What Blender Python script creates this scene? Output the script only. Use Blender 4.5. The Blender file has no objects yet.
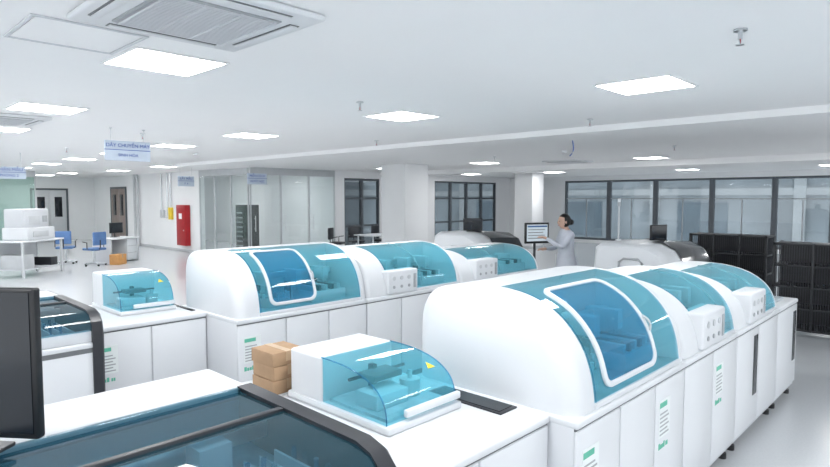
import bpy, bmesh, math, random
from mathutils import Vector, Matrix
random.seed(4)
C = bpy.context
sc = C.scene
sc.view_settings.view_transform = 'Standard'
sc.view_settings.look = 'None'
sc.view_settings.exposure = 0.12

# ------------------------------------------------------------ materials
def newmat(name):
    m = bpy.data.materials.new(name); m.use_nodes = True
    nt = m.node_tree
    for n in list(nt.nodes): nt.nodes.remove(n)
    out = nt.nodes.new('ShaderNodeOutputMaterial')
    return m, nt, out

def pbr(name, col, rough=0.45, metal=0.0, noise=0.0, nscale=8.0, spec=0.5, coat=0.0):
    m, nt, out = newmat(name)
    b = nt.nodes.new('ShaderNodeBsdfPrincipled')
    b.inputs['Roughness'].default_value = rough
    b.inputs['Metallic'].default_value = metal
    b.inputs['Specular IOR Level'].default_value = spec
    b.inputs['Coat Weight'].default_value = coat
    if noise > 0:
        tc = nt.nodes.new('ShaderNodeTexCoord')
        n = nt.nodes.new('ShaderNodeTexNoise'); n.inputs['Scale'].default_value = nscale
        n.inputs['Detail'].default_value = 4
        nt.links.new(tc.outputs['Object'], n.inputs['Vector'])
        r = nt.nodes.new('ShaderNodeValToRGB')
        c0 = [max(0, c*(1-noise)) for c in col]; c1 = [min(1, c*(1+noise)) for c in col]
        r.color_ramp.elements[0].color = (*c0, 1); r.color_ramp.elements[1].color = (*c1, 1)
        r.color_ramp.elements[0].position = .3; r.color_ramp.elements[1].position = .7
        nt.links.new(n.outputs['Fac'], r.inputs['Fac'])
        nt.links.new(r.outputs['Color'], b.inputs['Base Color'])
    else:
        b.inputs['Base Color'].default_value = (*col, 1)
    nt.links.new(b.outputs[0], out.inputs[0])
    return m

def emis(name, col, s):
    m, nt, out = newmat(name)
    e = nt.nodes.new('ShaderNodeEmission'); e.inputs[0].default_value = (*col, 1); e.inputs[1].default_value = s
    nt.links.new(e.outputs[0], out.inputs[0]); return m

def thin_glass(name, tint, body, fac, rough=0.03, gl=.7):
    m, nt, out = newmat(name)
    t = nt.nodes.new('ShaderNodeBsdfTransparent'); t.inputs[0].default_value = (*tint, 1)
    d = nt.nodes.new('ShaderNodeBsdfDiffuse'); d.inputs[0].default_value = (*body, 1)
    g = nt.nodes.new('ShaderNodeBsdfGlossy'); g.inputs['Roughness'].default_value = rough
    lw = nt.nodes.new('ShaderNodeLayerWeight'); lw.inputs[0].default_value = .5
    p = nt.nodes.new('ShaderNodeMath'); p.operation = 'POWER'; p.inputs[1].default_value = 4.5
    q = nt.nodes.new('ShaderNodeMath'); q.operation = 'MULTIPLY_ADD'; q.inputs[1].default_value = gl; q.inputs[2].default_value = .05
    nt.links.new(lw.outputs['Facing'], p.inputs[0]); nt.links.new(p.outputs[0], q.inputs[0])
    m1 = nt.nodes.new('ShaderNodeMixShader'); m1.inputs[0].default_value = fac
    m2 = nt.nodes.new('ShaderNodeMixShader')
    nt.links.new(t.outputs[0], m1.inputs[1]); nt.links.new(d.outputs[0], m1.inputs[2])
    nt.links.new(q.outputs[0], m2.inputs[0]); nt.links.new(m1.outputs[0], m2.inputs[1]); nt.links.new(g.outputs[0], m2.inputs[2])
    nt.links.new(m2.outputs[0], out.inputs[0]); return m

WHITE = pbr('white_plastic', (.72, .74, .765), .35, noise=.012, nscale=3)
WHITE2 = pbr('white_panel', (.64, .66, .69), .4, noise=.012, nscale=3)
PAINT = pbr('wall_paint', (.86, .87, .88), .8, noise=.01, nscale=2)
CEIL = pbr('ceiling_paint', (.93, .935, .94), .9, noise=.006, nscale=1)
LAMPFR = pbr('lamp_frame', (.85, .86, .87), .5)
GREY = pbr('grey_plastic', (.38, .40, .42), .4, noise=.03)
LGREY = pbr('light_grey', (.57, .59, .61), .4, noise=.03)
SEAM = pbr('seam_dark', (.16, .17, .18), .6, noise=.05)
BLACK = pbr('black_plastic', (.010, .011, .013), .3, noise=.1)
CHAR = pbr('charcoal_plastic', (.024, .026, .032), .35, noise=.1)
SCREEN = pbr('dark_screen', (.008, .012, .018), .12, noise=.2, nscale=2)
METAL = pbr('brushed_metal', (.6, .62, .64), .28, 1.0, noise=.05, nscale=20)
FRAME = pbr('window_frame_grey', (.10, .115, .13), .45, noise=.05)
RED = pbr('fire_red', (.42, .010, .016), .35, noise=.05)
BROWN = pbr('cardboard', (.40, .26, .155), .85, noise=.08, nscale=12)
TAPE = pbr('packing_tape', (.49, .35, .22), .4, noise=.05)
BLUE = pbr('blue_fabric', (.10, .20, .42), .6, noise=.1)
GREEN = pbr('green_vinyl', (.12, .50, .12), .5, noise=.1)
GLABEL = pbr('label_green', (.12, .50, .36), .5, noise=.05)
PAPER = pbr('label_paper', (.80, .84, .84), .7, noise=.02)
YEL = pbr('label_yellow', (.85, .62, .05), .5, noise=.05)
BLTXT = pbr('sign_blue', (.03, .11, .45), .5, noise=.05)
SIGNW = pbr('sign_face', (.60, .68, .79), .4, noise=.02)
DOORB = pbr('door_brown', (.27, .22, .20), .5, noise=.12, nscale=5)
DECK = pbr('instrument_deck', (.50, .56, .60), .4, noise=.2, nscale=9)
RACKM = pbr('rack_steel', (.016, .018, .021), .45, noise=.1)
ORANGE = pbr('orange_box', (.70, .35, .12), .6, noise=.1)
SKIN = pbr('skin', (.62, .40, .31), .55, noise=.04)
HAIR = pbr('black_hair', (.008, .007, .007), .4, noise=.2, nscale=60)
LIPS = pbr('lips', (.55, .2, .2), .5)
COAT = pbr('white_coat', (.64, .67, .75), .8, noise=.03, nscale=14)
TROU = pbr('navy_trousers', (.05, .07, .13), .8, noise=.1)
TEAL = thin_glass('teal_acrylic', (.50, .84, .92), (.10, .52, .66), .22)
TEALD = thin_glass('teal_acrylic_dark', (.38, .70, .88), (.05, .34, .56), .22)
TEALE = thin_glass('teal_acrylic_edge', (.5, .85, .9), (.4, .72, .8), .5)
TEALK = thin_glass('smoked_teal_acrylic', (.40, .60, .69), (.05, .18, .25), .2)
GLASS = thin_glass('clear_glass', (.95, .98, .98), (.7, .8, .8), .03)
GGLASS = thin_glass('green_glass', (.78, .90, .86), (.5, .68, .62), .14)
WGLASS = thin_glass('window_glass', (.84, .88, .90), (.3, .34, .36), .10)
LAMP = emis('led_panel', (1, 1, 1), 24)
LCD = emis('lcd_display', (.62, .72, .80), .8)

def floor_mat():
    m, nt, out = newmat('vinyl_floor')
    b = nt.nodes.new('ShaderNodeBsdfPrincipled'); b.inputs['Roughness'].default_value = .2
    tc = nt.nodes.new('ShaderNodeTexCoord')
    n = nt.nodes.new('ShaderNodeTexNoise'); n.inputs['Scale'].default_value = 60; n.inputs['Detail'].default_value = 3
    r = nt.nodes.new('ShaderNodeValToRGB')
    r.color_ramp.elements[0].color = (.56, .58, .60, 1); r.color_ramp.elements[1].color = (.66, .68, .70, 1)
    nt.links.new(tc.outputs['Object'], n.inputs['Vector']); nt.links.new(n.outputs['Fac'], r.inputs['Fac'])
    nt.links.new(r.outputs['Color'], b.inputs['Base Color']); nt.links.new(b.outputs[0], out.inputs[0])
    return m
FLOOR = floor_mat()
FACADE = pbr('facade_render', (.25, .28, .30), .8, noise=.30, nscale=.35)
FACADE2 = pbr('facade_band', (.36, .38, .39), .8, noise=.08, nscale=1)
FACWIN = pbr('facade_glazing', (.12, .16, .19), .3, noise=.25, nscale=.6)

# ------------------------------------------------------------ builder
class B:
    def __init__(s, name):
        s.name = name; s.bm = bmesh.new(); s.mats = []
    def mi(s, mat):
        if mat not in s.mats: s.mats.append(mat)
        return s.mats.index(mat)
    def add(s, t, mat, M=None):
        i = s.mi(mat)
        bmesh.ops.recalc_face_normals(t, faces=t.faces)
        for f in t.faces: f.material_index = i
        if M is not None: bmesh.ops.transform(t, matrix=M, verts=t.verts)
        me = bpy.data.meshes.new('tmp'); t.to_mesh(me); t.free()
        s.bm.from_mesh(me); bpy.data.meshes.remove(me)
    def box(s, x0, x1, y0, y1, z0, z1, mat, bev=.006, seg=2, M=None):
        t = bmesh.new()
        bmesh.ops.create_cube(t, size=1)
        for v in t.verts:
            v.co = Vector(((x0+x1)/2+v.co.x*(x1-x0), (y0+y1)/2+v.co.y*(y1-y0), (z0+z1)/2+v.co.z*(z1-z0)))
        if bev > 0:
            bmesh.ops.bevel(t, geom=t.edges[:], offset=min(bev, abs(x1-x0)*.45, abs(y1-y0)*.45, abs(z1-z0)*.45), segments=seg, affect='EDGES', profile=.5)
        s.add(t, mat, M)
    def cyl(s, c, r, h, mat, axis='Z', r2=None, seg=24, M=None):
        t = bmesh.new()
        bmesh.ops.create_cone(t, cap_ends=True, segments=seg, radius1=r, radius2=r if r2 is None else r2, depth=h)
        R = Matrix.Identity(4)
        if axis == 'X': R = Matrix.Rotation(math.pi/2, 4, 'Y')
        if axis == 'Y': R = Matrix.Rotation(math.pi/2, 4, 'X')
        bmesh.ops.transform(t, matrix=Matrix.Translation(c) @ R, verts=t.verts)
        s.add(t, mat, M)
    def ball(s, c, r, mat, sc_=(1, 1, 1), M=None):
        t = bmesh.new(); bmesh.ops.create_uvsphere(t, u_segments=20, v_segments=14, radius=r)
        for v in t.verts: v.co = Vector((c[0]+v.co.x*sc_[0], c[1]+v.co.y*sc_[1], c[2]+v.co.z*sc_[2]))
        s.add(t, mat, M)
    def loft(s, loops, mat, cap=True, closed=True, M=None):
        t = bmesh.new(); L = [[t.verts.new(p) for p in lp] for lp in loops]
        n = len(loops[0])
        for a, b in zip(L[:-1], L[1:]):
            for i in range(n if closed else n-1):
                j = (i+1) % n
                t.faces.new((a[i], a[j], b[j], b[i]))
        if cap: t.faces.new(L[0][::-1]); t.faces.new(L[-1])
        s.add(t, mat, M)
    def prism(s, prof, x0, x1, mat, M=None):
        s.loft([[(x0, a, b) for a, b in prof], [(x1, a, b) for a, b in prof]], mat, M=M)
    def tube(s, pts, r, mat, n=10, M=None):
        pts = [Vector(p) for p in pts]; loops = []
        for i, p in enumerate(pts):
            d = (pts[min(i+1, len(pts)-1)]-pts[max(i-1, 0)]).normalized()
            up = Vector((0, 0, 1)) if abs(d.z) < .9 else Vector((1, 0, 0))
            a = d.cross(up).normalized(); b = d.cross(a)
            loops.append([p+r*(math.cos(k*2*math.pi/n)*a+math.sin(k*2*math.pi/n)*b) for k in range(n)])
        s.loft(loops, mat, M=M)
    def finish(s, loc=(0, 0, 0), rz=0, ang=32):
        bm = s.bm
        for f in bm.faces: f.smooth = True
        lim = math.radians(ang)
        for e in bm.edges:
            if len(e.link_faces) == 2:
                try: a = e.calc_face_angle()
                except Exception: a = 0
                e.smooth = a < lim
        me = bpy.data.meshes.new(s.name); bm.to_mesh(me); bm.free()
        for m in s.mats: me.materials.append(m)
        o = bpy.data.objects.new(s.name, me); C.collection.objects.link(o)
        o.location = loc; o.rotation_euler = (0, 0, rz)
        return o

def text_part(parent, body, size, M, mat, name='lettering'):
    cu = bpy.data.curves.new(name, 'FONT'); cu.body = body; cu.size = size
    cu.align_x = 'CENTER'; cu.align_y = 'CENTER'; cu.extrude = .001
    cu.materials.append(mat)
    o = bpy.data.objects.new(name, cu); C.collection.objects.link(o)
    o.parent = parent; o.matrix_local = M
    return o

# ------------------------------------------------------------ room shell
CZ = 2.9
def slab(name, x0, x1, y0, y1, z0, z1, mat):
    b = B(name); b.box(x0, x1, y0, y1, z0, z1, mat, bev=0); return b.finish()
XR, YB = 23.5, 16.2
slab('floor', -6, XR+.2, -6, 31, -.1, 0, FLOOR)
slab('ceiling', -6, XR+.2, -6, 31, CZ, CZ+.15, CEIL)
b = B('trim_ceiling_bulkhead'); b.box(7.25, 8.9, -6, 16.2, 2.82, CZ, CEIL, bev=0); b.finish()
b = B('trim_ceiling_beam'); b.box(15.0, 15.6, -6, 16.2, 2.76, CZ, CEIL, bev=0); b.finish()

ms = [15.3, 13.25, 11.2, 9.25, 7.15, 5.1, 3.4, 1.4, -.6, -2.6, -4.6]
b = B('wall_right')
b.box(XR, XR+.2, 13.25, YB+.2, 0, CZ, PAINT, bev=0)
b.box(XR, XR+.2, -6, 13.25, 2.7, CZ, PAINT, bev=0)
b.box(XR, XR+.2, -6, 13.25, 0, .15, PAINT, bev=0)
b.box(XR, XR+.2, -6, -4.6, .15, 2.7, PAINT, bev=0)
b.finish()
for i in range(1, len(ms)-1):
    y1, y0 = ms[i], ms[i+1]
    w = B('window_%d' % i)
    w.box(XR+.02, XR+.14, y0, y0+.09, .15, 2.7, FRAME)
    w.box(XR+.02, XR+.14, y1-.09, y1, .15, 2.7, FRAME)
    w.box(XR+.03, XR+.13, y0+.09, y1-.09, .15, .24, FRAME)
    w.box(XR+.03, XR+.13, y0+.09, y1-.09, 2.62, 2.7, FRAME)
    w.box(XR+.05, XR+.10, y0+.09, y1-.09, 1.9, 1.94, GREY)
    ym = (y0+y1)/2
    w.box(XR+.05, XR+.10, ym-.02, ym+.02, .24, 1.9, GREY)
    w.box(XR+.075, XR+.085, y0+.09, y1-.09, .24, 2.62, WGLASS, bev=0)
    w.finish()

b = B('wall_back')
for x0, x1 in [(12.9, 13.3), (15.0, 18.1), (22.4, XR)]:
    b.box(x0, x1, YB, YB+.2, 0, CZ, PAINT, bev=0)
for x0, x1 in [(13.3, 15.0), (18.1, 22.4)]:
    b.box(x0, x1, YB, YB+.2, 2.66, CZ, PAINT, bev=0); b.box(x0, x1, YB, YB+.2, 0, .15, PAINT, bev=0)
b.finish()
def win_y(name, x0, x1, n):
    w = B(name); st = (x1-x0)/n
    for k in range(n+1):
        x = x0+k*st; a = max(x0, x-.05); c = min(x1, x+.05)
        w.box(a, c, YB+.02, YB+.14, .15, 2.66, FRAME)
    for z in (.15, .9, 1.9, 2.58): w.box(x0, x1, YB+.04, YB+.12, z, z+.07, FRAME)
    w.box(x0, x1, YB+.075, YB+.085, .15, 2.66, WGLASS, bev=0)
    w.finish()
win_y('window_20', 13.3, 15.0, 2); win_y('window_21', 18.1, 22.4, 4)

# neighbouring facades seen through the windows
b = B('neighbour_building'); b.box(34, 40, -30, 45, -8, 9, FACADE, bev=0)
for z in (-1.2, 2.1, 5.4): b.box(33.85, 34, -30, 45, z, z+.35, FACADE2, bev=0)
for k in range(10):
    y = -26+k*7.1
    b.box(33.93, 34, y, y+2.6, -.4, 1.7, FACWIN, bev=0); b.box(33.8, 34, y+3.6, y+4.1, -8, 9, FACADE2, bev=0)
b.finish()
b = B('neighbour_building'); b.box(13.2, 30, 27, 32, -8, 9, FACADE, bev=0)
for z in (-1.2, 2.1, 5.4): b.box(13.2, 30, 26.85, 27, z, z+.35, FACADE2, bev=0)
b.finish()

b = B('wall_glass_room')
b.box(12.9, 13.1, YB+.2, 31, 0, CZ, PAINT, bev=0)
b.finish()
def glass_run(name, pts, mat=GLASS, fr=WHITE, bar=.05):
    g = B(name)
    (ax, ay), (bx, by) = pts[0], pts[1]; n = pts[2]
    L = math.hypot(bx-ax, by-ay); ang = math.atan2(by-ay, bx-ax)
    M = Matrix.Translation((ax, ay, 0)) @ Matrix.Rotation(ang, 4, 'Z')
    g.box(0, L, -.03, .03, 0, .12, fr, M=M); g.box(0, L, -.03, .03, 2.68, CZ, fr, M=M)
    for k in range(n+1):
        x = L*k/n; g.box(max(0, x-bar/2), min(L, x+bar/2), -.03, .03, .12, 2.68, fr, M=M)
        if k < n:
            g.cyl((x+.14, -.06, 1.15), .014, .5, METAL, M=M)
            g.box(x+.13, x+.15, -.06, 0, 1.3, 1.32, METAL, M=M, bev=0); g.box(x+.13, x+.15, -.06, 0, .98, 1.0, METAL, M=M, bev=0)
    g.box(0, L, -.006, .006, .12, 2.68, mat, bev=0, M=M)
    return g.finish()
glass_run('window_partition_1', ((9.5, 19.4), (9.5, YB), 3), fr=LGREY)
glass_run('window_partition_2', ((9.56, YB), (12.85, YB), 3), fr=LGREY)
b = B('wall_left')
b.box(9.5, 9.7, 19.45, 31, 0, CZ, PAINT, bev=0); b.finish()
b = B('baseboard_left'); b.box(9.47, 9.495, 19.45, 25.9, 0, .1, LGREY); b.finish()
b = B('wall_far')
b.box(-6, 9.5, 30, 30.2, 0, CZ, PAINT, bev=0); b.finish()
glass_run('window_partition_3', ((-4, 24), (5.7, 24), 6), GGLASS, LGREY, .08)
d = B('door_1')
d.box(9.44, 9.495, 26, 26.08, 0, 2.35, FRAME); d.box(9.44, 9.495, 27.7, 27.78, 0, 2.35, FRAME); d.box(9.44, 9.495, 26, 27.78, 2.35, 2.43, FRAME)
d.box(9.455, 9.49, 26.08, 26.88, .01, 2.35, DOORB); d.box(9.455, 9.49, 26.90, 27.7, .01, 2.35, DOORB)
d.box(9.445, 9.456, 26.3, 26.65, 1.2, 2.1, SCREEN); d.box(9.445, 9.456, 27.1, 27.45, 1.2, 2.1, SCREEN)
d.finish()
d = B('door_2')
d.box(6.9, 6.98, 29.93, 29.995, 0, 2.3, FRAME); d.box(8.3, 8.38, 29.93, 29.995, 0, 2.3, FRAME); d.box(6.9, 8.38, 29.93, 29.995, 2.3, 2.38, FRAME)
d.box(6.98, 7.63, 29.95, 29.99, .01, 2.3, LGREY); d.box(7.65, 8.3, 29.95, 29.99, .01, 2.3, LGREY)
d.box(7.15, 7.45, 29.94, 29.952, 1.1, 2.0, SCREEN); d.box(7.83, 8.13, 29.94, 29.952, 1.1, 2.0, SCREEN)
d.finish()
b = B('column'); b.box(11.5, 12.45, 11.4, 12.35, 0, CZ, PAINT, bev=.01)
b.box(11.485, 12.465, 11.385, 12.365, 0, .1, LGREY); b.finish()
b = B('column'); b.box(19.2, 20.0, 12.2, 13.0, 0, CZ, PAINT, bev=.01)
b.box(19.185, 20.015, 12.185, 13.015, 0, .1, LGREY); b.finish()

# ------------------------------------------------------------ ceiling fixtures
def panel(x, y, z=CZ):
    p = B('ceiling_panel_light')
    h = .3
    for (a, b_, c, d_) in [(-h-.02, h+.02, -h-.02, -h), (-h-.02, h+.02, h, h+.02), (-h-.02, -h, -h, h), (h, h+.02, -h, h)]:
        p.box(a, b_, c, d_, -.012, -.001, LAMPFR, bev=.002)
    p.box(-h, h, -h, h, -.008, -.001, LAMP, bev=0)
    p.finish((x, y, z))
for (x, y) in [(1.75, 1.65), (1.80, 4.15), (1.83, 7.15), (1.9, 9.7), (1.9, 12.4), (1.9, 15.2), (1.9, 18.2), (1.9, 21.5),
               (4.95, 2.05), (4.85, 4.85), (4.75, 8.0), (4.7, 10.6), (4.7, 13.2), (4.7, 15.8), (4.7, 18.6), (4.7, 21.6), (7, 25), (7, 28),
               (4.9, -1.0), (1.8, -1.3), (-1.2, 1.6), (-1.2, 4.5), (-1.2, 7.5), (-1.2, 11),
               (12.8, 9.65), (13.9, 5.6), (13.9, 1.6), (19.2, 11.3), (20.5, 7.0), (20.5, 3.0), (13.0, 13.6), (18.5, 14.6),  # includes unseen extra panels, added to brighten the far right area
               (11.2, 18.2), (11.2, 22), (7.6, 17.8), (7.6, 21.5), (11.5, -1.5)]:
    panel(x, y)

def cassette(x, y):
    p = B('ceiling_air_conditioner')
    h = .475
    p.box(-h, h, -h, h, -.035, -.001, WHITE, bev=.015, seg=3)
    for k in range(4):
        M = Matrix.Rotation(k*math.pi/2, 4, 'Z')
        p.box(-.30, .30, .365, .425, -.038, -.034, SEAM, bev=.001, M=M)
        p.box(-.295, .295, .372, .415, -.046, -.039, WHITE, bev=.002, M=M)
    p.box(-.31, .31, -.31, .31, -.042, -.034, GREY, bev=.004)
    for i in range(26):
        yy = -.285+i*.0228
        p.box(-.29, .29, yy, yy+.010, -.052, -.041, WHITE2, bev=0)
    for xx in (-.29, -.1, .09, .28):
        p.box(xx, xx+.012, -.29, .29, -.054, -.041, WHITE2, bev=0)
    p.finish((x, y, CZ))
cassette(1.45, 2.95); cassette(1.6, 8.35); cassette(16.2, 4.5); cassette(13.6, 7.6)
p = B('ceiling_access_hatch')
for (a, b_, c, d_) in [(-.3, .3, -.3, -.28), (-.3, .3, .28, .3), (-.3, -.28, -.28, .28), (.28, .3, -.28, .28)]:
    p.box(a, b_, c, d_, -.01, -.001, WHITE2, bev=.002)
p.box(-.272, .272, -.272, .272, -.005, -.001, CEIL, bev=0)
p.finish((1.15, 3.85, CZ))

def sprinkler(x, y):
    s = B('fire_sprinkler')
    s.cyl((0, 0, -.006), .036, .01, METAL); s.cyl((0, 0, -.03), .012, .05, METAL)
    s.tube([(-.004, 0, -.05), (-.018, 0, -.065), (-.004, 0, -.085)], .003, METAL)
    s.tube([(.004, 0, -.05), (.018, 0, -.065), (.004, 0, -.085)], .003, METAL)
    s.cyl((0, 0, -.086), .022, .004, METAL); s.cyl((0, 0, -.068), .004, .035, RED)
    s.finish((x, y, CZ))
for x, y in [(3.7, 1.0), (3.85, 4.44), (3.5, 8.9), (6.6, 3.4), (6.6, 7.2), (3.5, 12.5), (11, 4.0), (11, 8)]: sprinkler(x, y)
def detector(x, y):
    s = B('smoke_detector'); s.cyl((0, 0, -.012), .05, .022, WHITE); s.cyl((0, 0, -.032), .035, .02, WHITE, r2=.045); s.finish((x, y, CZ))
for x, y in [(10.6, 6.0), (5.8, 12)]: detector(x, y)
p = B('hanging_cable'); p.tube([(0, 0, 0), (.02, 0, -.06), (.05, .01, -.10), (.06, .02, -.15), (.03, .03, -.2), (-.02, .03, -.23)], .008, BLTXT); p.finish((8.1, 4.45, 2.819))

def sign(x, y, w, h, ztop, rz, lines, size):
    s = B('hanging_sign')
    s.box(-w/2, w/2, -.012, .012, -h, 0, SIGNW, bev=.004)
    s.box(-w/2, w/2, -.016, .016, -h*.47, -h*.44, BLTXT, bev=0)
    for k in (-1, 1):
        s.cyl((k*w*.36, 0, (CZ-ztop)/2), .004, CZ-ztop, METAL); s.cyl((k*w*.36, 0, CZ-ztop-.006), .02, .01, METAL)
    o = s.finish((x, y, ztop), rz)
    for i, l in enumerate(lines):
        text_part(o, l, size*(1 if i == 0 else .85), Matrix.Translation((0, -.018, -h*(.24 if i == 0 else .72))) @ Matrix.Rotation(math.pi/2, 4, 'X'), BLTXT)
sign(3.13, 8.48, .60, .27, 2.73, 0, ['DÂY CHUYỀN MÁY', 'SINH HÓA'], .066)
sign(8.6, 14.2, .6, .3, 2.62, 0, ['MIỄN DỊCH', 'HUYẾT HỌC'], .09)
sign(3.0, 14.6, .6, .25, 2.6, 0, ['NHẬN MẪU', 'PHÒNG 2'], .09)
sign(8.0, 17.2, .5, .3, 2.6, 0, ['LẤY MẪU', 'P. 4'], .09)

# ------------------------------------------------------------ analyser modules
def catmull(cp, n=8):
    P = [cp[0]]+list(cp)+[cp[-1]]; out = []
    for i in range(1, len(P)-2):
        p0, p1, p2, p3 = P[i-1], P[i], P[i+1], P[i+2]
        for k in range(n):
            t = k/n
            out.append(tuple(.5*((2*p1[j])+(-p0[j]+p2[j])*t+(2*p0[j]-5*p1[j]+4*p2[j]-p3[j])*t*t+(-p0[j]+3*p1[j]-3*p2[j]+p3[j])*t**3) for j in (0, 1)))
    out.append(cp[-1]); return out
DZ = .95
def profile(h):
    k = (h-DZ)/.56
    cp = [(0, 0), (.025, .17), (.085, .32), (.20, .45), (.36, .53), (.55, .56), (.76, .558), (.91, .52), (.985, .41), (1.0, .24), (1.0, 0)]
    return catmull([(a, DZ+b_*k) for a, b_ in cp], 6)

def rrect(u0, u1, v0, v1, r, n=8):
    pts = []
    for cx, cy, a0 in [(u1-r, v1-r, 0), (u0+r, v1-r, 90), (u0+r, v0+r, 180), (u1-r, v0+r, 270)]:
        for k in range(n+1):
            a = math.radians(a0+90*k/n); pts.append((cx+r*math.cos(a), cy+r*math.sin(a)))
    return pts

def panels(m, x0, x1, yf, n, z0=.12, z1=.9, labels=(), dark=()):
    w = (x1-x0)/n
    for i in range(n):
        a = x0+i*w+.005; c = x0+(i+1)*w-.005
        m.box(a, c, yf-.014, yf+.002, z0, z1, WHITE, bev=.006, seg=2)
        if i in labels:
            cx = a+.1
            m.box(cx-.05, cx+.11, yf-.016, yf-.0142, .58, .80, PAPER, bev=0)
            m.box(cx-.045, cx+.06, yf-.0175, yf-.0162, .755, .785, GLABEL, bev=0)
            for q in range(6):
                m.box(cx-.04, cx+.09-.02*(q % 2), yf-.0175, yf-.0162, .595+q*.024, .604+q*.024, GREY, bev=0)
            for q, (l0, l1) in enumerate([(0, .022), (.027, .045), (.05, .068), (.073, .09), (.105, .118), (.122, .135)]):
                m.box(cx-.05+l0, cx-.05+l1, yf-.016, yf-.0142, .515, .55 if q % 3 == 0 else .54, GLABEL, bev=0)
        if i in dark:
            m.box(c-.16, c-.05, yf-.018, yf-.0135, .35, .84, SCREEN, bev=.004)

def base(m, x0, x1, yf, yb, top=.93, npan=2, labels=(), dark=()):
    m.box(x0+.03, x1-.03, yf+.06, yb-.05, 0, .09, CHAR, bev=.004)
    m.box(x0, x1, yf, yb, .08, top, WHITE2, bev=.01)
    m.box(x0-.002, x1+.002, yf-.02, yb, top-.02, top+.02, WHITE, bev=.012, seg=3)
    m.box(x0+.002, x1-.002, yf-.006, yf+.002, .9, .912, SEAM, bev=0)
    panels(m, x0, x1, yf, npan, labels=labels, dark=dark)
    for k in (x0+.1, x1-.1):
        m.cyl((k, yf+.04, .02), .03, .04, BLACK)

def caploft(m, pr, yf, x0, x1, rounding, mat=WHITE, right=False):
    cx = sum(p[0] for p in pr)/len(pr); cz = sum(p[1] for p in pr)/len(pr)
    loops = []
    R = .45
    rs = [(0, 1.0), (.1, .56), (.3, .29), (.55, .11), (.8, .02), (1, 0)]
    def lp(x, ins):
        f = 1-ins/R
        out = []
        for a, b_ in pr:
            z = cz+(b_-cz)*f
            out.append((x, yf+cx+(a-cx)*f, max(z, DZ+.001) if b_ > DZ+.02 else b_))
        return out
    for t, i in rs: loops.append(lp(x0+t*rounding, i*rounding))
    if right:
        for t, i in rs[::-1]: loops.append(lp(x1-t*rounding*.4, i*rounding*.4))
    else: loops.append(lp(x1, 0))
    m.loft(loops, mat)

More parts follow.
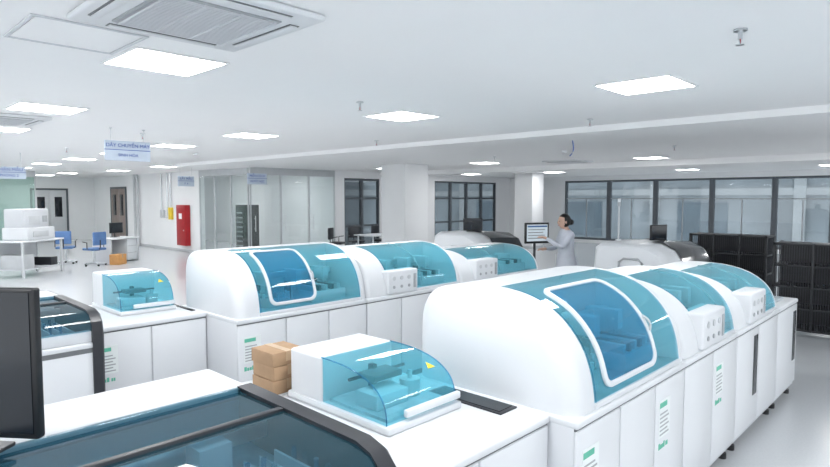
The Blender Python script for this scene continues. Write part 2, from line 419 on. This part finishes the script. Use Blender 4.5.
def module(kind, x0, x1, yf, h=1.5, labels=(), dark=(), npan=2, name='immunoassay_analyzer', hw=.68, cw=None):
    m = B(name)
    D = 1.0; yb = yf+D
    base(m, x0, x1-.004, yf, yb, labels=labels, dark=dark, npan=npan)
    pr = profile(h)
    rear0 = 30
    if kind == 1: cw, rnd, ew = cw or .2, .10, .07
    else: cw, rnd, ew = cw or .32, .07, .05
    caploft(m, pr, yf, x0+.01, x0+cw, rnd)
    caploft(m, pr, yf, x1-ew, x1-.01, .02, right=True)
    back = [(yf+a, z) for a, z in pr[rear0:]]
    back = back+[(back[0][0], DZ)]
    m.prism(back, x0+cw, x1-ew, WHITE)
    hx0, hx1 = x0+cw, x1-ew
    fr = pr[:rear0+1]
    loops = [[(x, yf+a, z) for a, z in fr] for x in [hx0+(hx1-hx0)*k/4 for k in range(5)]]
    m.loft(loops, TEAL, cap=False, closed=False)
    for xx in (hx0+.004, hx1-.012):
        m.loft([[(x, yf+a-.004, z) for a, z in fr] for x in (xx, xx+.008)], TEALD, cap=False, closed=False)
    m.box(hx0, hx1, yf-.006, yf+.012, DZ, DZ+.03, WHITE, bev=.004)
    m.box(hx0, hx1, yf+.02, yf+.54, DZ, DZ+.02, DECK, bev=0)
    W = hx1-hx0
    m.cyl((hx0+W*.28, yf+.3, DZ+.06), .16, .08, LGREY, seg=32)
    m.cyl((hx0+W*.28, yf+.3, DZ+.105), .13, .02, GREY, seg=32)
    for k in range(14):
        a = k*2*math.pi/14
        m.cyl((hx0+W*.28+.145*math.cos(a), yf+.3+.145*math.sin(a), DZ+.115), .012, .05, WHITE, seg=10)
    m.box(hx0+W*.55, hx0+W*.92, yf+.12, yf+.42, DZ+.02, DZ+.12, WHITE2)
    for k in range(5):
        m.box(hx0+W*.57+k*W*.068, hx0+W*.60+k*W*.068, yf+.14, yf+.40, DZ+.12, DZ+.17, CHAR if k % 2 else LGREY, bev=.003)
    zt = min(.24, h-DZ-.20)
    m.box(hx0+.02, hx1-.02, yf+.44, yf+.49, DZ+zt, DZ+zt+.06, METAL)
    for f in (.2, .5, .78):
        m.box(hx0+W*f, hx0+W*f+.07, yf+.28, yf+.50, DZ+zt-.04, DZ+zt+.08, WHITE2)
        m.cyl((hx0+W*f+.035, yf+.32, DZ+zt-.09), .008, .12, METAL)
        m.box(hx0+W*f+.01, hx0+W*f+.06, yf+.45, yf+.5, DZ+.02, DZ+zt, CHAR)
    L = [0]
    for p, q in zip(fr[:-1], fr[1:]): L.append(L[-1]+math.dist(p, q))
    def S(u, x, off):
        u = max(0, min(L[-1], u)); i = 0
        while i < len(L)-2 and L[i+1] < u: i += 1
        t = (u-L[i])/(L[i+1]-L[i]); p, q = fr[i], fr[i+1]
        tx, tz = q[0]-p[0], q[1]-p[1]; l = math.hypot(tx, tz)
        return (x, yf+p[0]+(q[0]-p[0])*t-tz/l*off, p[1]+(q[1]-p[1])*t+tx/l*off)
    if kind == 1:
        a0, a1 = hx0+.10, hx0+W*hw
        u0, u1 = .07, L[-1]*.80
        fw = .028
        out = rrect(a0, a1, u0, u1, .07); inn = rrect(a0+fw, a1-fw, u0+fw, u1-fw, .05)
        o2, i2 = [], []
        for (p, q), (p_, q_) in zip(zip(out, out[1:]+out[:1]), zip(inn, inn[1:]+inn[:1])):
            k = max(1, int(math.dist(p, q)/.04))
            for j in range(k):
                t = j/k
                o2.append((p[0]+(q[0]-p[0])*t, p[1]+(q[1]-p[1])*t)); i2.append((p_[0]+(q_[0]-p_[0])*t, p_[1]+(q_[1]-p_[1])*t))
        ring = [[S(v, u, .001) for u, v in o2], [S(v, u, .014) for u, v in o2],
                [S(v, u, .019) for u, v in [((a[0]*.8+c[0]*.2), (a[1]*.8+c[1]*.2)) for a, c in zip(o2, i2)]],
                [S(v, u, .019) for u, v in [((a[0]*.2+c[0]*.8), (a[1]*.2+c[1]*.8)) for a, c in zip(o2, i2)]],
                [S(v, u, .014) for u, v in i2], [S(v, u, .004) for u, v in i2]]
        m.loft(ring, WHITE, cap=False)
        cu = (a0+a1)/2; cv = (u0+u1)/2
        rings = []
        for f in (1, .8, .6, .4, .2, .02):
            rings.append([S(cv+(v-cv)*f, cu+(u-cu)*f, .009) for u, v in i2])
        m.loft(rings, TEALD, cap=False)
        hp = [S(u0+(u1-u0)*t, a1-.015, .020+.018*math.sin(math.pi*s_)) for s_, t in [(0, .3), (.3, .34), (.5, .37), (.7, .40), (1, .44)]]
        m.tube(hp, .007, LGREY)
    else:
        a = x0+cw-.04
        m.box(a, a+.44, yf-.03, yf+.14, DZ+.01, DZ+.25, WHITE, bev=.018, seg=3)
        for i in range(3):
            m.cyl((a+.08+i*.11, yf-.031, DZ+.17), .022, .01, LGREY, axis='Y', seg=16)
            m.cyl((a+.08+i*.11, yf-.031, DZ+.08), .016, .01, GREY, axis='Y', seg=16)
        m.box(a+.37, a+.41, yf-.036, yf-.029, DZ+.05, DZ+.2, GREY, bev=.002)
        m.loft([[S(v, u, o) for v in [L[-1]*j/10 for j in range(1, 11)]] for u, o in ((hx0+.50, .003), (hx0+.50, .008), (hx0+.506, .008), (hx0+.506, .003))], TEALE, cap=False, closed=False)
    return m.finish()

def centrifuge(x0, x1, bx0, bx1, bf, bb, boxf, boxb, h=1.2, screen=True, name='sample_handling_unit'):
    m = B(name)
    base(m, x0, x1, bf, bb, npan=2, labels=(0,))
    z0 = DZ
    D = boxb-boxf
    F = .62
    m.box(bx0, bx1, boxf+D*F, boxb, z0, h, WHITE, bev=.015, seg=3)
    m.box(bx0-.012, bx1+.012, boxf-.03, boxb+.01, z0, z0+.035, WHITE, bev=.01)
    H = h-z0-.004; W = D*(F+.02)
    arc = []
    for k in range(21):
        a = math.pi/2*k/20
        arc.append((boxf+W*(1-math.sin(a)**.75), z0+.035+(H-.035)*max(0, math.cos(a))**.75))
    m.loft([[(bx0+.005, a, z) for a, z in arc], [(bx1-.005, a, z) for a, z in arc]], TEAL, cap=False, closed=False)
    for xx in (bx0+.005, bx1-.005):
        t = bmesh.new(); vs = [t.verts.new((xx, a, z)) for a, z in arc]+[t.verts.new((xx, boxf+W, z0+.035))]
        t.faces.new(vs); m.add(t, TEAL)
        m.tube([(xx, a, z) for a, z in arc], .003, TEALD, n=6)
    m.box(bx0+.10, bx1+.004, boxf-.03, boxf-.004, z0+.05, z0+.085, WHITE, bev=.008)
    m.box(bx0+.03, bx1-.03, boxf+.02, boxf+D*.6, z0+.035, z0+.05, DECK, bev=0)
    m.box(bx0+.06, bx1-.2, boxf+.12, boxf+.27, z0+.05, z0+.12, WHITE2)
    m.cyl((bx1-.12, boxf+.19, z0+.09), .05, .08, LGREY); m.cyl((bx1-.12, boxf+.19, z0+.14), .012, .06, METAL)
    m.box(bx0+.2, bx0+.23, boxf+.3, boxf+.34, z0+.05, z0+.2, CHAR); m.box(bx0+.12, bx0+.3, boxf+.2, boxf+.32, z0+.15, z0+.18, CHAR)
    m.tube([(bx0+.05, boxf+.3, z0+.16), (bx1-.05, boxf+.3, z0+.16)], .008, CHAR)
    t = bmesh.new()
    cxx = bx1-.08; a, z = arc[10]; d = Vector((0, arc[9][0]-arc[11][0], arc[9][1]-arc[11][1])).normalized()
    n = Vector((0, -d.z, d.y)); c = Vector((cxx, a, z))+n*.004
    t.faces.new([t.verts.new(c+Vector((-.025, 0, 0))-d*.02), t.verts.new(c+Vector((.025, 0, 0))-d*.02), t.verts.new(c+d*.025)])
    m.add(t, YEL)
    if screen:
        m.box(bx1+.06, x1-.03, boxf-.22, boxf+.24, z0-.002, z0+.008, CHAR, bev=.004)
        m.box(bx1+.075, x1-.045, boxf-.2, boxf+.22, z0+.006, z0+.011, SCREEN, bev=0)
    return m.finish()

def loader(x0, x1, yf, yb, name='sample_loading_analyzer'):
    m = B(name)
    T = 1.168
    base(m, x0, x1-.03, yf, yb, npan=3)
    ym = yf+.74
    m.box(x0, x1-.03, ym+.12, yb, DZ, T+.01, WHITE, bev=.02, seg=3)
    m.box(x0, x1-.03, yf, yf+.05, DZ, DZ+.08, WHITE, bev=.01)
    m.box(x0, x1-.03, yf-.016, yf-.004, DZ-.07, DZ-.035, SEAM, bev=0)
    pr = [(yf-.02, .25), (yf-.03, 1.0), (yf-.01, 1.09), (yf+.05, 1.145), (yf+.12, 1.165), (ym+.13, 1.175), (ym+.13, .25)]
    m.loft([[(x1-.075, a, b_) for a, b_ in pr], [(x1-.012, a, b_) for a, b_ in pr], [(x1, a+(.012 if i in (0, 1, 2) else (-.012 if i > 4 else 0)), b_-(.012 if 1 < i < 6 else 0)) for i, (a, b_) in enumerate(pr)]], CHAR)
    m.box(x0, x0+.06, yf-.02, ym+.13, .95, 1.165, CHAR, bev=.01)
    cov = [(yf-.012, 1.03), (yf+.0, 1.09), (yf+.05, 1.135), (yf+.12, 1.152), (yf+.53, 1.158)]
    m.loft([[(x0+.06, a, z) for a, z in cov], [(x1-.075, a, z) for a, z in cov]], TEALK, cap=False, closed=False)
    m.box(x0+.06, x1-.075, yf+.53, yf+.56, 1.14, 1.170, CHAR, bev=.006)
    m.box(x0+.06, x1-.075, yf+.56, ym+.1, 1.15, 1.158, TEALK, bev=0)
    m.box(x0+.06, x1-.075, ym+.1, ym+.13, 1.13, 1.172, TEALK, bev=.003)
    m.box(x0+.06, x1-.075, yf+.05, ym+.12, DZ, DZ+.015, DECK, bev=0)
    n = int((x1-x0-.15)/.062)
    for k in range(n):
        xx = x0+.075+k*.062
        m.box(xx, xx+.008, yf+.08, yf+.50, DZ+.015, DZ+.09, WHITE2, bev=0)
        if k % 3 != 2:
            m.box(xx+.014, xx+.05, yf+.12, yf+.46, DZ+.015, DZ+.06, WHITE2 if k % 2 else GREY, bev=.002)
            for q in range(5):
                m.cyl((xx+.032, yf+.16+q*.065, DZ+.085), .009, .06, GLASS if q % 2 else TEALD, seg=8)
    m.box(x0+.1, x1-.1, yf+.6, yf+.64, DZ+.1, DZ+.16, METAL)
    for k in range(3):
        xx = x0+.25+k*.33
        m.box(xx, xx+.12, yf+.5, yf+.7, DZ+.06, DZ+.17, WHITE2)
    return m.finish()

R1, R2 = 1.26, 4.33
module(1, 2.35, 3.70, R1, 1.48, npan=3, labels=(0, 2))
module(2, 3.70, 4.80, R1, 1.39, npan=2, labels=(1,))
module(2, 4.80, 6.05, R1, 1.33, npan=2, dark=(0,))
m = B('sample_output_unit'); base(m, 6.055, 6.83, R1, R1+1.0, npan=1, dark=(0,))
m.box(6.1, 6.75, R1+.35, R1+.95, .95, 1.03, WHITE, bev=.02); m.box(6.15, 6.7, R1+.08, R1+.3, .948, .97, DECK); m.finish()
centrifuge(1.30, 2.345, 1.66, 2.12, 1.40, 2.5, 1.76, 2.46)
loader(-.05, 1.28, 1.30, 2.5)

module(1, 2.41, 3.82, R2, 1.48, npan=3, labels=(0,), hw=.53, cw=.22)
module(2, 3.82, 5.28, R2, 1.42, npan=3, labels=(2,))
module(2, 5.28, 7.0, R2, 1.30, npan=3, labels=(0,))
centrifuge(1.45, 2.405, 1.82, 2.28, 4.85, 5.95, 5.20, 5.88, h=1.27)
loader(.1, 1.42, 4.4, 5.6)

c = B('cardboard_box_stack')
for i, (w, dx) in enumerate([(.0, 0), (.01, .005), (-.005, -.004)]):
    z = DZ+.002+i*.072
    c.box(1.60+dx, 1.80+w, 2.52, 2.72, z, z+.07, BROWN, bev=.003)
    c.box(1.68+dx, 1.72+dx, 2.518, 2.722, z+.02, z+.0712, TAPE, bev=0)
c.finish()
m = B('bench_extension')
m.box(1.35, 2.3, 2.51, 2.85, .08, .95, WHITE2, bev=.01); m.box(1.38, 2.27, 2.53, 2.83, 0, .08, CHAR); m.finish()

# ------------------------------------------------------------ far white/black analysers
def big_analyzer(x0, x1, y0, y1, h, name='chemistry_analyzer'):
    m = B(name)
    m.box(x0+.04, x1-.04, y0+.04, y1-.04, 0, .1, CHAR)
    m.box(x0, x1, y0, y1, .1, .92, WHITE2, bev=.03, seg=3)
    W = x1-x0
    pr = [(y0+.02, .92), (y0+.03, 1.02), (y0+.16, h-.10), (y0+.34, h-.01), (y0+.5, h), (y1-.12, h), (y1-.03, h-.06), (y1, .92)]
    def lp(x, f):
        cy = (y0+y1)/2
        return [(x, cy+(a-cy)*f, .92+(z-.92)*f) for a, z in pr]
    m.loft([lp(x0+.02, .88), lp(x0+.06, .96), lp(x0+.14, 1.0), lp(x0+W*.5, 1.0), lp(x1-.1, .92), lp(x1-.03, .85), lp(x1, .75)], WHITE)
    lid = [(a, z) for a, z in pr[1:5]]
    def ll(x, s): return [(x, a-.012, .92+(z-.92)*s+.012) for a, z in lid]
    m.loft([ll(x0+W*.30, 1.0), ll(x0+W*.5, 1.0), ll(x1-.1, .92), ll(x1-.05, .87)], SCREEN, cap=False, closed=False)
    m.box(x0+W*.1, x1-W*.1, y0-.012, y0+.01, .2, .85, WHITE, bev=.01)
    cy = (y0+y1)/2
    m.tube([(x0+.004, cy+.16, .98), (x0+.008, cy+.16, 1.08), (x0+.012, cy+.10, 1.13), (x0+.012, cy-.10, 1.13), (x0+.008, cy-.16, 1.08), (x0+.004, cy-.16, .98), (x0+.004, cy+.05, .98)], .016, GREY)
    return m.finish()
big_analyzer(7.65, 9.3, 2.75, 3.9, 1.33)
big_analyzer(7.6, 8.9, 5.75, 6.9, 1.36)

def monitor(x, y, ztop, w, h, rz, base_z, lit=False, name='computer_monitor'):
    m = B(name)
    m.box(-w/2, w/2, -.016, .016, -h, 0, BLACK, bev=.008, seg=3)
    fb = .03 if lit else .012
    m.box(-w/2+fb, w/2-fb, -.019, -.015, -h+fb+.006, -fb, LCD if lit else SCREEN, bev=0)
    if lit:
        for k in range(4):
            m.box(-w/2+.05, w/2-.08-.03*(k % 2), -.021, -.0185, -h*.36-k*.045, -h*.36-k*.045+.016, GREY, bev=0)
        m.box(-w/2+.04, w/2-.04, -.021, -.0185, -h*.22, -h*.14, BLUE, bev=0)
    m.box(-w*.2, w*.2, .014, .045, -h*.75, -h*.25, CHAR, bev=.01)
    L = ztop-base_z
    m.cyl((0, .06, -(h*.5+L)/2), .02, L-h*.5, CHAR)
    m.box(-.03, .03, .03, .07, -h*.55, -h*.4, CHAR)
    m.box(-.11, .11, -.03, .14, -L+.001, -L+.016, CHAR, bev=.006)
    return m.finish((x, y, ztop), rz)
yaw = math.radians(43.75)
monitor(.25, 2.13, 1.70, .62, .43, math.radians(-52), 1.179)
monitor(8.04, 5.02, 1.56, .44, .33, math.radians(-25), 0.748, lit=True)
s = B('instrument_cart'); s.box(7.7, 8.3, 4.95, 5.45, .70, .745, WHITE, bev=.01)
for xx in (7.73, 8.24):
    for yy in (4.98, 5.4): s.box(xx, xx+.03, yy, yy+.03, 0, .70, METAL)
s.box(7.72, 8.28, 4.97, 5.43, .25, .27, WHITE); s.box(7.85, 8.1, 5.12, 5.4, .27, .6, BLACK, bev=.01); s.finish()
monitor(8.85, 3.42, 1.55, .34, .30, math.radians(-20), 1.325)
monitor(8.1, 6.35, 1.60, .34, .22, math.radians(-60), 1.362)
p = B('signal_pole'); p.cyl((0, 0, .25), .012, .5, LGREY); p.cyl((0, 0, .53), .022, .06, GREY); p.cyl((0, 0, .585), .022, .05, WHITE); p.cyl((0, 0, .01), .04, .02, WHITE); p.finish((8.15, 3.72, 1.332))

# ------------------------------------------------------------ black racks
def rack(x0, x1, y0, y1, h, name='storage_rack'):
    m = B(name)
    for xx in (x0, x1-.04):
        for yy in (y0, y1-.04): m.box(xx, xx+.04, yy, yy+.04, 0, h, RACKM, bev=.004)
    n = 4
    for k in range(n+1):
        z = .08+k*(h-.12)/n
        m.box(x0, x1, y0, y1, z, z+.03, RACKM, bev=.003)
    m.box(x1-.02, x1, y0+.04, y1-.04, .1, h-.02, BLACK, bev=0)
    ny = int((y1-y0)/.03)
    for k in range(1, ny):
        yy = y0+k*(y1-y0)/ny; m.box(x0+.004, x0+.010, yy, yy+.012, .1, h-.02, CHAR, bev=0)
    for yy in (y0+(y1-y0)/3, y0+2*(y1-y0)/3): m.box(x0-.01, x0+.012, yy-.015, yy+.015, .08, h, RACKM, bev=.003)
    nx = int((x1-x0)/.035)
    for k in range(1, nx):
        xx = x0+k*(x1-x0)/nx
        m.box(xx, xx+.008, y0+.005, y0+.011, .1, h-.02, CHAR, bev=0)
    return m.finish()
rack(9.6, 10.1, .6, 2.08, 1.32)
rack(10.7, 11.2, 2.4, 3.6, 1.34)

# ------------------------------------------------------------ far left furniture
def bench(x, y, w, d, h, name='lab_bench'):
    m = B(name)
    m.box(-w/2, w/2, -d/2, d/2, h-.04, h, WHITE, bev=.006)
    for a in (-w/2+.03, w/2-.08):
        for c_ in (-d/2+.03, d/2-.08): m.box(a, a+.05, c_, c_+.05, 0, h-.04, LGREY)
    m.box(-w/2+.05, w/2-.05, d/2-.07, d/2-.05, .2, h-.04, WHITE2, bev=0)
    m.box(-w/2+.05, w/2-.05, -d/2+.05, d/2-.07, .18, .21, WHITE2, bev=0)
    m.box(-w/2+.1, -w/2+.5, -d/2+.1, d/2-.12, .21, .55, LGREY); m.box(w/2-.4, w/2-.15, -d/2+.1, d/2-.2, .21, .42, CHAR)
    return m.finish((x, y, 0), math.radians(40))
bench(3.93, 17.3, 1.5, .8, .9)
m = B('tabletop_analyzer')
m.box(-.5, .5, -.33, .33, .0, .32, WHITE, bev=.03, seg=3); m.box(-.45, .45, -.22, .32, .30, .78, WHITE2, bev=.05, seg=3)
m.box(-.3, .25, -.34, -.325, .08, .22, LGREY); m.box(-.3, .1, -.232, -.215, .38, .60, LGREY); m.box(.2, .36, -.232, -.215, .44, .60, GREY)
m.finish((3.93, 17.3, .9), math.radians(40))
def chair(x, y, rz, mat=BLUE, name='office_chair'):
    m = B(name)
    for k in range(5):
        a = k*2*math.pi/5
        m.tube([(0, 0, .09), (.28*math.cos(a), .28*math.sin(a), .06)], .018, METAL)
        m.ball((.28*math.cos(a), .28*math.sin(a), .03), .03, BLACK)
    m.cyl((0, 0, .27), .025, .36, METAL)
    m.box(-.23, .23, -.22, .22, .45, .52, mat, bev=.03, seg=3)
    m.box(-.21, .21, .2, .25, .60, .98, mat, bev=.025, seg=3)
    m.tube([(0, .0, .44), (0, .2, .46), (0, .25, .55), (0, .245, .75)], .018, CHAR)
    for s_ in (-1, 1):
        m.tube([(s_*.2, .05, .47), (s_*.27, .05, .5), (s_*.27, .05, .68), (s_*.27, -.12, .70)], .014, CHAR)
    return m.finish((x, y, 0), rz)
chair(5.75, 18.3, math.radians(200)); chair(5.35, 19.5, math.radians(150))
chair(7.5, 4.62, math.radians(10), GREEN)
for x, y, r in [(12.0, 15.0, 30), (12.9, 15.1, -20), (13.9, 15.0, 10), (15.2, 14.6, 60)]: chair(x, y, math.radians(r), CHAR)
m = B('reception_desk')
m.box(-.6, .6, -.35, .35, .71, .75, WHITE, bev=.006); m.box(-.58, -.54, -.33, .33, 0, .71, WHITE2); m.box(.54, .58, -.33, .33, 0, .71, WHITE2)
m.box(-.54, .54, .28, .31, .2, .71, WHITE2); m.box(.12, .52, -.3, .25, .05, .70, WHITE, bev=.01)
for z in (.27, .48): m.box(.13, .51, -.306, -.298, z, z+.006, SEAM, bev=0)
m.finish((6.55, 18.9, 0), math.radians(30))
monitor(6.6, 19.0, 1.2, .5, .32, math.radians(25), .752)
m = B('storage_carton'); m.box(-.18, .18, -.15, .15, 0, .3, ORANGE, bev=.005); m.box(-.03, .03, -.151, .151, .2, .302, TAPE, bev=0); m.finish((6.35, 18.2, 0), .6)
m = B('meeting_table'); m.box(-.9, .9, -.45, .45, .72, .76, WHITE2, bev=.01)
for a in (-.8, .76):
    for c_ in (-.38, .34): m.box(a, a+.04, c_, c_+.04, 0, .72, METAL)
m.finish((13.3, 14.2, 0), 0)

m = B('fire_hose_cabinet')
m.box(9.3, 9.498, 20.15, 20.85, .25, 1.7, RED, bev=.015); m.box(9.292, 9.302, 20.2, 20.8, 1.0, 1.62, RED, bev=.004)
m.box(9.286, 9.294, 20.38, 20.62, 1.2, 1.4, PAINT, bev=.002); m.cyl((9.285, 20.25, .8), .02, .02, METAL, axis='X'); m.finish()
m = B('wall_pipe_station')
for yy in (21.6, 21.9, 22.4): m.tube([(9.44, yy, CZ-.005), (9.44, yy, 1.3), (9.44, yy+.05, 1.2)], .025, METAL)
m.box(9.40, 9.498, 21.5, 21.75, 1.15, 1.6, YEL, bev=.01); m.box(9.41, 9.498, 22.2, 22.5, 1.2, 1.5, LGREY, bev=.01); m.finish()
m = B('wall_pipe')
m.tube([(9.40, 24.9, 0), (9.40, 24.9, CZ-.001)], .05, LGREY); m.tube([(9.40, 24.6, 0), (9.40, 24.6, CZ-.001)], .05, LGREY); m.finish()
m = B('server_cabinet'); m.box(10.9, 11.5, 18.9, 19.5, 0, 1.7, BLACK, bev=.01); m.box(10.88, 10.9, 18.95, 19.45, .1, 1.6, SCREEN, bev=.004)
for k in range(8): m.box(10.874, 10.882, 19.0, 19.4, .2+k*.17, .25+k*.17, GREY, bev=0)
m.finish()

# ------------------------------------------------------------ technician
def technician(x, y, rz, scale=1.0):
    root = bpy.data.objects.new('lab_technician', None); C.collection.objects.link(root)
    root.location = (x, y, 0); root.rotation_euler = (0, 0, rz); root.scale = (scale,)*3
    V = []; E = []
    def v(p, r): V.append((p, r)); return len(V)-1
    pel = v((0, 0, .92), .135); w = v((0, .01, 1.06), .115); ch = v((0, .02, 1.20), .13); up = v((0, .01, 1.31), .10); nk = v((0, .015, 1.385), .048); hd = v((0, .04, 1.44), .045)
    E += [(pel, w), (w, ch), (ch, up), (up, nk), (nk, hd)]
    wr = {}
    for s_, el, wp in ((-1, (-.20, .17, 1.12), (-.10, .38, 1.26)), (1, (.20, .10, 1.08), (.10, .30, 1.08))):
        sh = v((s_*.150, .005, 1.315), .058); e = v(el, .044); wv = v(wp, .027)
        E += [(up, sh), (sh, e), (e, wv)]; wr[s_] = wp
        hp = v((s_*.09, 0, .86), .09); kn = v((s_*.10, .01, .48), .058); an = v((s_*.10, -.03, .09), .038); to = v((s_*.11, .12, .035), .033)
        E += [(pel, hp), (hp, kn), (kn, an), (an, to)]
    me = bpy.data.meshes.new('body'); me.from_pydata([p for p, r in V], E, []); me.update()
    o = bpy.data.objects.new('body', me); C.collection.objects.link(o)
    o.modifiers.new('s', 'SKIN'); me.skin_vertices[0].data[0].use_root = True
    for i, (p, r) in enumerate(V): me.skin_vertices[0].data[i].radius = (r*(1.1 if i in (0, 1, 2, 3) else 1), r*(.8 if i in (0, 1, 2, 3) else 1))
    ss = o.modifiers.new('d', 'SUBSURF'); ss.levels = 2; ss.render_levels = 2
    dg = C.evaluated_depsgraph_get(); m2 = bpy.data.meshes.new_from_object(o.evaluated_get(dg))
    o.modifiers.clear(); o.data = m2; m2.materials.clear()
    for mt in (COAT, SKIN, TROU, BLACK): m2.materials.append(mt)
    for p in m2.polygons:
        p.use_smooth = True; c = p.center
        if c.z < .12: p.material_index = 3
        elif c.z < .88: p.material_index = 2
        elif c.z > 1.375 and abs(c.x) < .1: p.material_index = 1
        else: p.material_index = 0
    o.parent = root
    cb = B('coat')
    loops = []
    for z, rx, ry, oy in [(1.385, .062, .058, .015), (1.36, .085, .070, .01), (1.34, .13, .085, .01), (1.28, .165, .105, .015), (1.18, .165, .12, .02), (1.05, .15, .115, .01), (.92, .175, .14, 0), (.78, .20, .165, 0), (.6, .215, .18, 0), (.55, .22, .185, 0)]:
        loops.append([(rx*math.cos(a)*(1+.02*math.sin(6*a)*(1.3-z)), oy+ry*math.sin(a)*(1+.03*math.sin(7*a)*(1.3-z)), z) for a in [k*2*math.pi/36 for k in range(36)]])
    cb.loft(loops, COAT, cap=False)
    cb.box(-.004, .004, .17, .176, .6, 1.0, LGREY, bev=0)
    co = cb.finish(ang=60); co.parent = root
    h = B('head'); hc = (0, .055, 1.50)
    t = bmesh.new(); bmesh.ops.create_uvsphere(t, u_segments=28, v_segments=20, radius=1)
    for q in t.verts:
        X, Y, Z = q.co
        sx, sy, sz = .072, .088, .108
        if Z < 0: sx *= 1-.28*(-Z); sy *= 1-.12*(-Z)
        yy = Y*sy+(-.0 if Z > 0 else .008*(-Z))
        if Y > .7 and abs(X) < .28 and -.35 < Z < .12: yy += .02*(1-abs(X)/.28)*(1-abs(Z+.2)/.35)
        if Y > .6 and .2 < abs(X) < .6 and -.05 < Z < .2: yy -= .006
        q.co = (hc[0]+X*sx, hc[1]+yy, hc[2]+Z*sz)
    h.add(t, SKIN)
    for s_ in (-1, 1):
        h.ball((s_*.074, .05, 1.495), .02, SKIN, (.4, .8, 1.3)); h.ball((s_*.028, hc[1]+.078, 1.505), .009, HAIR, (1.3, .6, .7))
    h.ball((0, hc[1]+.083, 1.445), .018, LIPS, (1, .4, .35))
    ho = h.finish(ang=60); ho.parent = root
    hb = B('hair')
    t = bmesh.new(); bmesh.ops.create_uvsphere(t, u_segments=28, v_segments=20, radius=1)
    for q in t.verts:
        X, Y, Z = q.co
        k = 1.0 if (Y < .35 or Z > .55) else .86
        q.co = (X*.081*k, .040+Y*.098*k, 1.515+Z*.108*k)
    hb.add(t, HAIR); hb.ball((0, -.065, 1.49), .045, HAIR, (1, .9, 1))
    hbo = hb.finish(ang=60); hbo.parent = root
    for s_, wp in wr.items():
        V = []; E = []
        def v(p, r): V.append((p, r)); return len(V)-1
        W = Vector(wp); f = Vector((-s_*.05, 1, .25 if s_ < 0 else .0)).normalized(); sd = Vector((1, 0, 0)); dn = Vector((0, -.2, -1)).normalized()
        a = v(W-f*.02, .024); b_ = v(W+f*.035, .026); E.append((a, b_))
        for i, L in enumerate((.066, .074, .07, .056)):
            off = (i-1.5)*.019
            k0 = v(W+f*.075+sd*off, .0095); k1 = v(W+f*(.075+L*.5)+sd*off*1.1+dn*.008, .0085); k2 = v(W+f*(.075+L*.9)+sd*off*1.1+dn*.026, .007)
            E += [(b_, k0), (k0, k1), (k1, k2)]
        th = v(W+f*.03-sd*s_*.032+dn*.008, .010); t2 = v(W+f*.06-sd*s_*.05+dn*.014, .009); t3 = v(W+f*.085-sd*s_*.052+dn*.02, .0075)
        E += [(b_, th), (th, t2), (t2, t3)]
        me = bpy.data.meshes.new('hand'); me.from_pydata([p for p, r in V], E, []); me.update()
        o = bpy.data.objects.new('hand', me); C.collection.objects.link(o); o.modifiers.new('s', 'SKIN'); me.skin_vertices[0].data[0].use_root = True
        for i, (p, r) in enumerate(V): me.skin_vertices[0].data[i].radius = (r, r)
        ss = o.modifiers.new('d', 'SUBSURF'); ss.levels = 1; ss.render_levels = 1
        me.materials.append(SKIN); o.parent = root
technician(8.42, 4.70, math.radians(54), 1.05)

# ------------------------------------------------------------ world + camera
w = bpy.data.worlds.new('world'); sc.world = w; w.use_nodes = True
bg = w.node_tree.nodes['Background']; bg.inputs[0].default_value = (.92, .96, 1.0, 1); bg.inputs[1].default_value = 1.8

cam = bpy.data.cameras.new('camera'); co = bpy.data.objects.new('camera', cam); C.collection.objects.link(co)
cam.sensor_width = 36; cam.lens = 36*585/830
co.location = (0, 0, 1.95)
pitch = math.atan(35.5/585)
co.rotation_euler = (math.pi/2-pitch, 0, yaw-math.pi/2)
cam.clip_start = .05; cam.clip_end = 200
sc.camera = co
